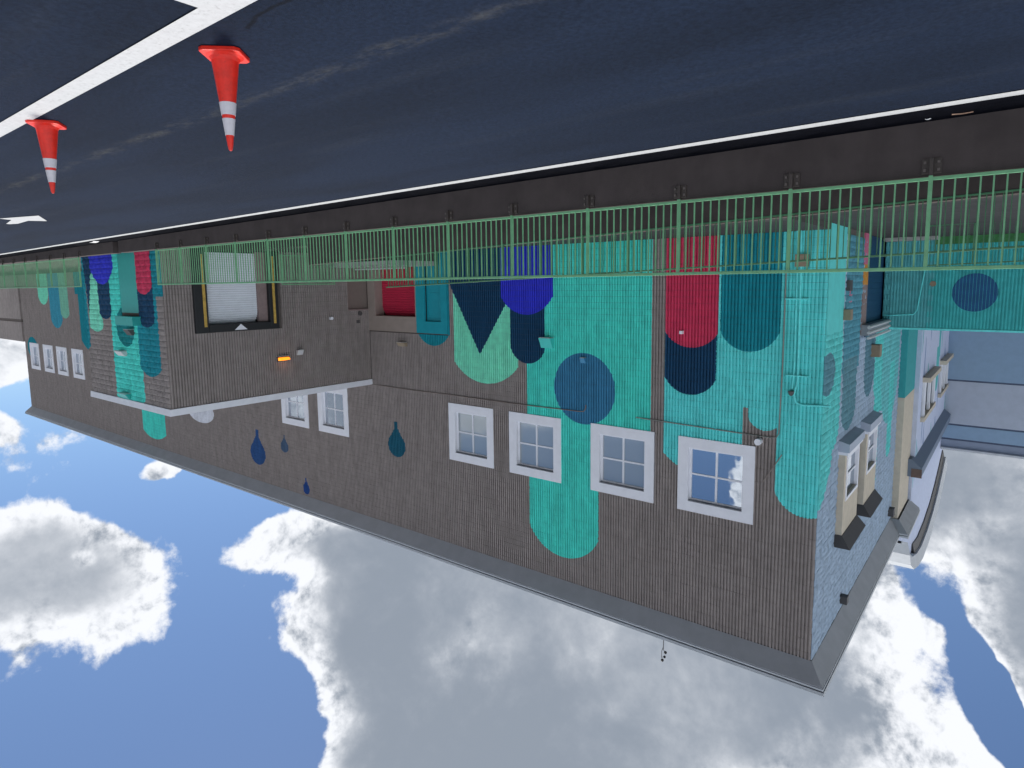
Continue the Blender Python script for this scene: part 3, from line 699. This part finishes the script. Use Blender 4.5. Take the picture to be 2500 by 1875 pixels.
# landing in front of the two doors
b = MB(); b.box((14.9, -2.2, -1.2), (19.38, -.1, .62)); b.build('landing', M['walk'], bld)
b = MB(); b.box((14.9, -2.32, .62), (19.38, -.1, .80)); b.build('landing_edge', M['conc'], bld)
b = MB(); b.tube([(14.2, -2.4, .2), (14.2, -2.4, .93), (17.2, -2.4, .93)], .03); b.build('landing_kerb_rail', M['lite'], bld)

# dock block standing out of the long wall
ddY0, ddY1 = SY+DD[0], SY+DD[1]
b = MB()
for a0, a1, z0, z1 in wall_rects(SY, 0, -1.3, DTOP, [(SY+DD[0]+.1, SY+DD[1]-.5, -2, 2.95), (SY+MD[0], SY+MD[1], -2, MD[3])]):
    b.add([(DX+.025, a0, z0), (DX+.025, a1, z0), (DX+.025, a1, z1), (DX+.025, a0, z1)], [(3, 2, 1, 0)])
b.add([(DX, SY+.014, -.2), (26.6, SY+.014, -.2), (26.6, SY+.014, DTOP), (DX, SY+.014, DTOP)], [(0, 1, 2, 3)])
b.add([(26.6, SY, -.2), (26.6, 0, -.2), (26.6, 0, DTOP), (26.6, SY, DTOP)], [(0, 1, 2, 3)])
b.add([(DX, SY, DTOP), (26.6, SY, DTOP), (26.6, 0, DTOP), (DX, 0, DTOP)], [(0, 1, 2, 3)])
b.build('dock_wall', M['back'], bld)
def sw2(name, prof, mt, pth): return sweep(name, pr_(prof), mt, pth)
sw2('dock_parapet_trim', [(.0, 5.86), (.07, 5.86), (.09, 6.10), (.0, 6.10)], M['white'], [(26.7, SY), (DX, SY), (DX, -.05)])
# dock shelter and white roller door
yA, yB = -7.90, -4.62
b = MB()
b.box((DX-.16, yA, -.2), (DX+.0, -7.42, 3.24)).box((DX-.16, -5.0, -.2), (DX, yB, 3.24)).box((DX-.16, -7.42, 2.94), (DX, -5.0, 3.24)); sh = b.build('dock_shelter', M['rubber'], bld, bevel=.02)
b = MB(); b.box((DX-.175, -7.60, .4), (DX-.16, -7.50, 3.02)); b.build('guide_stripe', M['yellow'], sh)
b = MB(); b.box((DX-.175, -4.86, .4), (DX-.16, -4.76, 3.02)); b.build('guide_stripe', M['yellow'], sh)
b = MB(); b.prism([(DX-.162, -6.48, 2.97), (DX-.162, -5.98, 2.97+.0), (DX-.162, -6.23, 3.19)][::1], (-.012, 0, 0)); b.v = [(x, y, 6.16-z) for x, y, z in b.v]; b.build('marker', M['white'], sh)
slats('roller_door', M['slat'], 'X', DX+.12, -7.42, -5.38, .30, 2.94, .085, bld)
b = MB(); b.box((DX+.02, -5.38, .25), (DX+.16, -5.0, 2.94)); b.build('door_reveal', M['brownp'], bld)
b = MB(); b.add([(DX+.5, -7.6, -.3), (DX+.5, -5, -.3), (DX+.5, -5, 3), (DX+.5, -7.6, 3)], [(3, 2, 1, 0)]); b.build('door_backing', M['dark'], bld)
for y in (-7.35, -5.6):
    b = MB(); b.box((DX-.12, y, -.15), (DX, y+.25, .2)); b.build('dock_bumper', M['rubber'], bld, bevel=.015)
b = MB(); b.box((DX+.09, SY+MD[0], .1), (DX+.13, SY+MD[1], MD[3])); dt = b.build('door', mat('brown_door_paint', (.20, .16, .14), .6, .04), bld)
b = MB(); b.box((DX-.05, SY+MD[0]-.04, MD[3]), (DX+.06, SY+MD[1]+.04, MD[3]+.05)); b.build('lintel', M['brownp'], dt)
b = MB(); b.box((DX+1-.99+.02, -7.6+.0, 0), (DX+.011, -7.59, .01))
# turquoise door in the dock side, with a small projecting box over it
b = MB(); b.box((DX+2.0, SY-.01, .1), (DX+3.55, SY+.02, 2.50)); dt = b.build('door', M['turqd'], bld)
b = MB(); b.box((DX+1.9, SY-.30, 2.62), (DX+3.45, SY, 2.95)); b.build('canopy', M['turqd'], dt)

# second part of the gable side, further back
b = MB(); 
s2holes = [(19.0, 24.3, 6.7, 8.55), (27.6, 32.6, 6.7, 8.6)]
for a0, a1, z0, z1 in wall_rects(17.6, 33, -.1, 10.6, s2holes): b.add([(-.5, a0, z0), (-.5, a1, z0), (-.5, a1, z1), (-.5, a0, z1)], [(3, 2, 1, 0)])
b.add([(-.5, 17.6, -.1), (0, 17.6, -.1), (0, 17.6, 10.6), (-.5, 17.6, 10.6)], [(0, 1, 2, 3)])
b.build('rear_wall', M['sec2'], bld)
for y0, y1 in ((19.0, 24.3), (27.6, 32.6)):
    b = MB(); b.box((-.46, y0, 6.7), (-.15, y0+.05, 8.55)); b.box((-.46, y1-.05, 6.7), (-.15, y1, 8.6)); b.box((-.3, y0, 6.7), (-.25, y1, 8.6)); wo_ = b.build('rear_window', M['wgrey'], bld)
    b = MB(); b.box((-.85, y0-.1, 6.50), (-.5, y1+.1, 6.74)); b.build('sill', M['beige'], wo_)
    b = MB(); b.box((-.68, y0-.1, 8.56), (-.5, y1+.1, 8.80)); b.build('head', M['beige'], wo_)
    for yy in (y0+.1, (y0+y1)/2-.25, y1-.6):
        b = MB(); b.box((-.62, yy, 6.74), (-.5, yy+.5, 8.56)); b.build('mullion', M['white'], wo_)
    b = MB(); b.box((-.32, y0+.6, 6.72), (-.31, y1-.6, 8.55)); b.build('pane', M['glass'], wo_)
b = MB(); b.prism([(-.45, 16.9, 10.33), (-.90, 16.9, 10.72), (-.88, 16.9, 11.2), (-.2, 16.9, 11.2), (-.2, 16.9, 10.33)], (0, 16.3, 0)); b.build('rear_soffit', mat('blue_grey_eave', (.16, .21, .29), .7, .04), bld)
b = MB(); b.box((-.91, 16.88, 10.78), (-.46, 16.895, 11.21)); b.build('eave_end', mat('brown_eave_end', (.14, .10, .09), .7), bld)
arc = [(15.0, 14.0), (15.6, 14.7), (17.2, 15.5), (19.2, 16.05), (21.5, 16.4), (24.5, 16.4), (27.6, 16.1), (30, 15.6), (32, 15.0), (34.4, 14.2)]
b = MB(); b.prism([(-.44, 17.65, 10.9), (-.44, 17.65, 13.29), (-.44, 15.0, 13.29)]+[(-.44, y, z) for y, z in arc]+[(-.44, 34.4, 10.9)], (.5, 0, 0)); b.build('curved_parapet', M['sec2'], bld)
b = MB()
for (ya, za), (yb, zb_) in zip(arc, arc[1:]): b.hexa([(-.70, ya, za-.12), (.2, ya, za-.12), (.2, yb, zb_-.12), (-.70, yb, zb_-.12), (-.82, ya, za+.5), (.2, ya, za+.5), (.2, yb, zb_+.5), (-.82, yb, zb_+.5)])
b.build('parapet_cornice', M['fascia'], bld)
b = MB()
for (ya, za), (yb, zb_) in zip(arc[3:], arc[4:]): b.hexa([(-.50, ya, za-.6), (-.3, ya, za-.6), (-.3, yb, zb_-.6), (-.50, yb, zb_-.6), (-.60, ya, za-.13), (-.3, ya, za-.13), (-.3, yb, zb_-.13), (-.60, yb, zb_-.13)])
b.build('parapet_moulding', M['hood'], bld)

# wing closing the yard at the back, with horizontal painted bands
def wing_part(name, z0, z1, mt, y=33, th=.5): b = MB(); b.box((-60, y, z0), (-.0, y+th, z1)); return b.build(name, M[mt] if isinstance(mt, str) else mt, wing)
wing = thing('banded_wing', (-20, 33, 0), 'pale blue and grey banded stucco wing rising behind the teal screen wall', 'building')
wing_part('lower_band', -1, 8.30, 'wblue'); wing_part('middle_band', 8.42, 11.36, 'wpale'); wing_part('upper_band', 11.48, 12.38, 'wblue'); wing_part('top_band', 12.50, 13.02, 'wgrey')
lm = mat('shadow_groove', (.10, .13, .20), .8)
for z in (8.30, 11.36, 12.38): wing_part('groove', z, z+.12, lm, 33.05)
b = MB(); b.box((-60, 32.72, 13.02), (0, 33.5, 13.16)); b.build('coping', M['fascia'], wing)

# brown annex beyond the far end
an = thing('brown_annex', (78, 2, 0), 'lower plain brown annex beyond the far end of the long wall', 'building')
b = MB(); b.box((69.9, -.12, -1), (100, 14, 4.35)); b.build('wall', M['dock'], an)
b = MB(); b.box((69.9, -.06, 4.35), (100, 14, 4.62)); b.build('groove', M['back'], an)
b = MB(); b.box((69.9, -.12, 4.62), (100, 14, 6.45)); b.build('parapet', M['dock'], an)

# ------------------------------------------------------------------ teal screen wall
tw = thing('screen_wall', (-3, 8.95, 0), 'low teal and aqua screen wall with a navy disc, left of the service door', 'wall')
b = MB(); x = 0.0
b.box((-1.6, 8.99, -.1), (-.01, 9.3, 3.36)); b.build('wall', M['aquawall'], tw)
b = MB(); b.box((-14, 8.99, -.1), (-1.6, 9.3, 3.36)); b.build('wall', M['tealwall'], tw)
def ribmesh(mt, nm):
    V, Fc = flute_arrays(15, (1, 0), (0, -1)); b = MB(); b.add(V, Fc); return b.mesh(nm, mt)
ra, rb = ribmesh(M['aquawall'], 'block'), ribmesh(M['tealwall'], 'block')
cnt = 0
for j in range(16):
    for i in range(13):
        x = -.02-(i+1)*BU+(BU/2 if j % 2 else 0)
        if x+BU > 0: continue
        o = bpy.data.objects.new('block', ra if x > -1.7 else rb); COL.objects.link(o); o.parent = tw; o.matrix_parent_inverse = Matrix.Translation(-tw.location); o.location = (x, 8.985, .1+j*BZ); cnt += 1
b = MB(); b.box((-14, 8.93, 3.36), (-.01, 9.34, 3.43)); b.build('coping', M['aquap'], tw)
b = MB(); b.prism([(-2.88+.68*math.cos(a), 8.949, 2.04+.68*math.sin(a)) for a in [i*math.pi/24 for i in range(48)]], (0, .035, 0)); b.build('painted_disc', M['discp'], tw)
b = MB(); b.prism([(-1.6+.10*math.cos(a), 8.925, 1.72+.10*math.sin(a)) for a in [i*math.pi/10 for i in range(20)]], (0, .03, 0)); b.build('vent_cap', M['tan'], tw)
b = MB(); b.box((-14, 8.90, -.1), (-1.6, 8.97, .30)); b.build('green_base_band', mat('green_base_paint', (.045, .20, .06), .8, .2), tw)
b = MB(); b.box((-1.75, 8.2, -.1), (-.02, 8.9, .14)); tag(b.build('concrete_step', M['conc'], bevel=.01), 'pale concrete step at the foot of the aqua wall, beside the navy door', 'step')

# ------------------------------------------------------------------ wall fixtures
def conduit(label, pts, r, mt, closed=None):
    b = MB(); b.tube(pts, r, 8); return tag(b.build('conduit', mt, smooth=True), label, 'pipe')
P = lambda x, y, d=-.07: (lambda v: (v[0], d, v[2]))(on('Y', 0, x, y))
conduit('thin brown conduit running from the dock block to the blue mural circle', [P(912, 938), P(1000, 951), P(1100, 963), P(1250, 984), P(1413, 1003), P(1427, 1004), P(1432, 997), P(1433, 988)], .018, mat('conduit_brown', (.20, .16, .14), .5))
conduit('conduit under the nearest window, turning down beside the security dome', [P(1555, 1018), P(1720, 1043), P(1880, 1067), P(1897, 1067), P(1903, 1058), P(1912, 900), P(1922, 640)], .018, mat('conduit_taupe', (.24, .24, .22), .5))
conduit('tall aqua conduit left of the pair, ending in a bent hood', [P(1958, 560), P(1958, 640), P(1949, 930), P(1940, 962), P(1945, 982), P(1960, 988), P(2030, 991)], .03, M['aquap'])
conduit('tall aqua conduit right of the pair, ending under a small bell cap', [P(1949, 560), P(1949, 640), P(1941, 900), P(1936, 948)], .026, M['aquap'])
for lab, y in (('small aqua pipe clamp at mid height on the paired conduits', 730), ('small aqua pipe clamp near the top of the paired conduits', 919)):
    a, c = P(1975, y, -.02), P(1920, y, -.02); b = MB(); b.box((min(a[0], c[0]), -.115, a[2]-.02), (max(a[0], c[0]), -.0, a[2]+.02)); tag(b.build('pipe_clamp', M['aquap'], bevel=.004), lab, 'clamp')
b = MB(); p = P(1934, 957, -.1); b.lathe([(.02, .1), (.07, .05), (.09, -.04), (.03, -.05)], p, 14); tag(b.build('bell_cap', M['hood'], smooth=True), 'small dark bell cap on the end of the paired conduits', 'cap')
b = MB(); a, c = P(1862, 1178, -.08), P(1911, 1109, -.08); b.tube([a, c], .016); tag(b.build('wall_rod', mat('rod_brown', (.24, .20, .18), .6)), 'thin slanted rod on the wall right of the nearest window', 'rod')

def wallpack(label, x0, x1, y0, y1, mt, lens=None, plane=('Y', 0), deep=.22, flip=False):
    """wedge shaped lamp: deep at the bottom, sloping back to the wall"""
    ax, c = plane; a = on(ax, c, x0, (y0+y1)/2); d = on(ax, c, x1, (y0+y1)/2); z0 = on(ax, c, (x0+x1)/2, y0)[2]; z1 = on(ax, c, (x0+x1)/2, y1)[2]
    k = 0 if ax == 'Y' else 1; lo, hi = sorted((a[k], d[k]))
    f = (lambda u, n_, z: (u, c-n_, z)) if ax == 'Y' else (lambda u, n_, z: (c-n_, u, z))
    root = thing('wall_lamp', f((lo+hi)/2, 0, z0), label, 'lamp')
    b = MB(); q = [f(lo, 0, z0+.02), f(hi, 0, z0+.02), f(hi, deep, z0+.02), f(lo, deep, z0+.02), f(lo, 0, z1), f(hi, 0, z1), f(hi, deep*.45, z1), f(lo, deep*.45, z1)]
    b.hexa(q); o = b.build('housing', mt, root, bevel=.006)
    bb = MB(); bb.box(f(lo+.02, .02, z0), f(hi-.02, deep-.02, z0+.02)); bb.build('lens', lens or M['lite'], root)
    return root
wallpack('mint green wedge lamp beside the dark navy mural bar', 1326, 1354, 823, 849, M['minty'], deep=.30)
wallpack('brown wedge floodlight above the red roller door', 978, 996, 834, 845, M['tan'], deep=.28)
wallpack('small blue lamp at the foot of the blue mural circle', 1421, 1433, 872, 886, M['circ'], deep=.2)
wallpack('small pale lamp box on the brown dock face, beside the lit amber lamp', 722, 736, 853, 866, M['lite'], plane=('X', DX), deep=.2)
wallpack('pale lamp above the painted door of the dock side wall', 295, 312, 855, 868, M['lite'], plane=('Y', SY), deep=.25)
wallpack('dark turquoise lamp under the roof trim of the dock side wall', 303, 322, 958, 971, M['turqd'], plane=('Y', SY), deep=.25)
wallpack('black camera lamp on the dark teal ellipse of the dock side wall', 318, 330, 803, 818, M['hood'], plane=('Y', SY), deep=.25)
# lit amber lamp
wl = wallpack('lit amber wall lamp glowing on the brown dock face', 674, 702, 868, 882, M['hood'], plane=('X', DX), deep=.16)
a = on('X', DX, 674, 875); c = on('X', DX, 701, 875)
b = MB(); b.hexa([(DX-.16, a[1], 4.42), (DX-.02, a[1], 4.40), (DX-.02, c[1], 4.40), (DX-.16, c[1], 4.42), (DX-.34, a[1]+.05, 4.50), (DX-.02, a[1]+.05, 4.56), (DX-.02, c[1]-.05, 4.56), (DX-.34, c[1]-.05, 4.50)]); b.build('amber_lens', lamp, wl, bevel=.01)
# small fittings
def bit(name, label, cat, ax, c, x, y, s, mt, round_=False, deep=.1):
    p = on(ax, c, x, y); b = MB()
    if ax == 'Y':
        if round_: b.prism([(p[0]+s*math.cos(a), c-deep, p[2]+s*math.sin(a)) for a in [i*math.pi/8 for i in range(16)]], (0, deep, 0))
        else: b.box((p[0]-s, c-deep, p[2]-s), (p[0]+s, c, p[2]+s))
    else:
        if round_: b.prism([(c-deep, p[1]+s*math.cos(a), p[2]+s*math.sin(a)) for a in [i*math.pi/8 for i in range(16)]], (deep, 0, 0))
        else: b.box((c-deep, p[1]-s, p[2]-s), (c, p[1]+s, p[2]+s))
    return tag(b.build(name, mt, bevel=.005), label, cat)
bit('security_dome', 'white dome camera mounted between the nearest window and the aqua bar', 'camera', 'Y', 0, 1855, 1076, .10, M['white'], True, .22)
bit('security_camera', 'slim white camera on the crimson mural bar', 'camera', 'Y', 0, 1667, 811, .05, M['white'], False, .16)
bit('alarm_bell', 'black round bell over the brown door of the dock face', 'bell', 'X', DX, 877, 765, .10, M['hood'], True, .1)
bit('junction_box', 'small dark junction box above the round bell on the dock face', 'box', 'X', DX, 873, 785, .07, M['hood'], False, .08)
bit('security_camera', 'tiny white camera on the brown dock face, between lamp and door', 'camera', 'X', DX, 806, 777, .07, M['white'], True, .15)
bit('meter_box', 'dark brown square meter box low on the aqua wall near the corner', 'box', 'Y', 0, 1960, 636, .17, M['tan'], False, .16)
bit('keypad', 'black square keypad by the service door of the gable wall', 'box', 'X', 0, 2067, 697, .16, M['hood'], False, .14)
bit('wall_lamp', 'brown box lamp on the gable corner beside the service door', 'lamp', 'X', 0, 2060, 768, .16, M['tan'], False, .22)
bit('wall_lamp', 'tan box lamp over the roller housing of the service door', 'lamp', 'X', 0, 2128, 855, .22, M['tan'], False, .3)
bit('notice_sign', 'small pink notice on the gable wall beside the service door', 'sign', 'X', 0, 2076, 722, .20, M['pink'], False, .02)
bit('spotlight', 'small dark spotlight high on the gable wall, close under the eave corner', 'lamp', 'X', 0, 2050, 1460, .13, M['hood'], False, .25)
bit('spotlight', 'dark spotlight beside the beige pilaster top', 'lamp', 'X', 0, 2168, 1248, .18, M['hood'], False, .25)
q = [on('Y', 8.9, *p) for p in ((2276, 640), (2206, 770), (2200, 773), (2150, 776))]
b = MB(); b.tube([(-1.35, 8.88, 1.0), (-1.15, 8.88, 2.7), (-1.05, 8.88, 2.85), (-.35, 8.88, 2.9), (-.05, 8.88, 2.9)], .022); tag(b.build('conduit', M['aquap'], smooth=True), 'aqua conduit bent across the aqua screen wall', 'pipe')

# ------------------------------------------------------------------ wind instrument on the roof edge
ws = thing('wind_gauge', (4.79, .3, 13.2), 'thin rooftop pole with small black wind cups above the eave', 'instrument')
b = MB(); b.tube([(4.78, .3, 13.1), (4.80, .3, 14.12)], .014); b.build('pole', M['hood'], ws)
b = MB(); b.tube([(4.80, .3, 14.02), (4.86, .3, 14.20), (4.86, .3, 14.42)], .010); b.build('arm', M['hood'], ws)
for x, z, r_ in ((4.72, 14.20, .055), (4.75, 14.37, .048), (4.83, 14.52, .055)):
    b = MB(); b.lathe([(.01, -r_), (r_*.8, -r_*.5), (r_, 0), (r_*.7, r_*.7), (.01, r_)], (x, .3, z), 12); b.build('cup', M['rubber'], ws, smooth=True)
b = MB(); b.tube([(4.80, .3, 14.12), (4.72, .3, 14.22)], .01).tube([(4.86, .3, 14.42), (4.75, .3, 14.37)], .008).tube([(4.86, .3, 14.42), (4.83, .3, 14.52)], .008); b.build('crossbar', M['hood'], ws)

# ------------------------------------------------------------------ traffic cones
def cone(loc, rot, label):
    root = thing('traffic_cone', loc, label, 'traffic cone', 'orange traffic cones beside the parking line')
    H = .63
    def rr(z): return .0135+(.088-.0135)*(1-(z-.03)/(H-.03))
    def ring(name, z0, z1, mt, ex=0, n=6):
        pr3 = [(rr(z0+(z1-z0)*i/n)+ex, z0+(z1-z0)*i/n) for i in range(n+1)]; b = MB(); b.lathe(pr3, (0, 0, 0), 36); return b
    parts = []
    h = .130; c = .03; sq = [(h-c, -h), (h, -h+c), (h, h-c), (h-c, h), (-h+c, h), (-h, h-c), (-h, -h+c), (-h+c, -h)]
    b = MB(); b.prism([(x, y, .0) for x, y in sq], (0, 0, .028)); parts.append((b, 'base', M['cone'], .006))
    b = MB(); b.lathe([(.118, .028), (.108, .034), (.096, .040), (rr(.05), .06)], (0, 0, 0), 36); parts.append((b, 'collar', M['cone'], 0))
    parts.append((ring('body', .04, .60, M['cone']), 'body', M['cone'], 0))
    b = MB(); b.lathe([(rr(.60), .60), (.016, .606), (.014, .622), (.008, .634), (.001, .636)], (0, 0, 0), 24); parts.append((b, 'tip', M['cone'], 0))
    parts.append((ring('band', .325, .405, M['cband'], .0022), 'reflective_band', M['cband'], 0)); parts.append((ring('band', .428, .535, M['cband'], .0022), 'reflective_band', M['cband'], 0))
    for b, nm, mt, bv in parts:
        o = b.build(nm, mt, None, smooth=(nm != 'base'), bevel=bv); o.parent = root
    root.rotation_euler[2] = rot; return root
b1, b2 = ground(552, 128), ground(113, 300)
cone((b1[0]+.01, b1[1]-.005, gz(b1[0])), R(47), 'nearer orange traffic cone with two white bands, standing right of the line corner')
cone((b2[0], b2[1], gz(b2[0])), R(35), 'farther orange traffic cone with two white bands, touching the long white line')

# ------------------------------------------------------------------ litter
def litter(label, x, y, L, W, mt, rot):
    p = ground(x, y); b = MB(); c, s = math.cos(rot), math.sin(rot)
    pts = [(-L/2, -W/2, .004), (0, -W/2*.7, .008), (L/2, -W/2, .004), (L/2, W/2, .006), (0, W/2, .010), (-L/2, W/2*.8, .005)]
    P = [(p[0]+c*a-s*e, p[1]+s*a+c*e, gz(p[0])+.006+z) for a, e, z in pts]
    b.add(P+[(a, e, z-.004) for a, e, z in P], [(0, 1, 4, 5), (1, 2, 3, 4), (11, 10, 7, 6), (10, 9, 8, 7), (0, 6, 7, 1), (1, 7, 8, 2), (2, 8, 9, 3), (3, 9, 10, 4), (4, 10, 11, 5), (5, 11, 6, 0)])
    tag(b.build('litter', mt), label, 'litter')
litter('white crumpled paper lying at the foot of the far brown wall', 231, 590, .8, .16, M['scrap'], .2)
litter('small strip of cardboard on the black strip under the nearest railing', 2350, 274, .17, .03, M['scrap2'], -.1)
litter('tiny pale scrap on the black strip, left of the cardboard', 2266, 288, .05, .02, M['scrap'], .3)
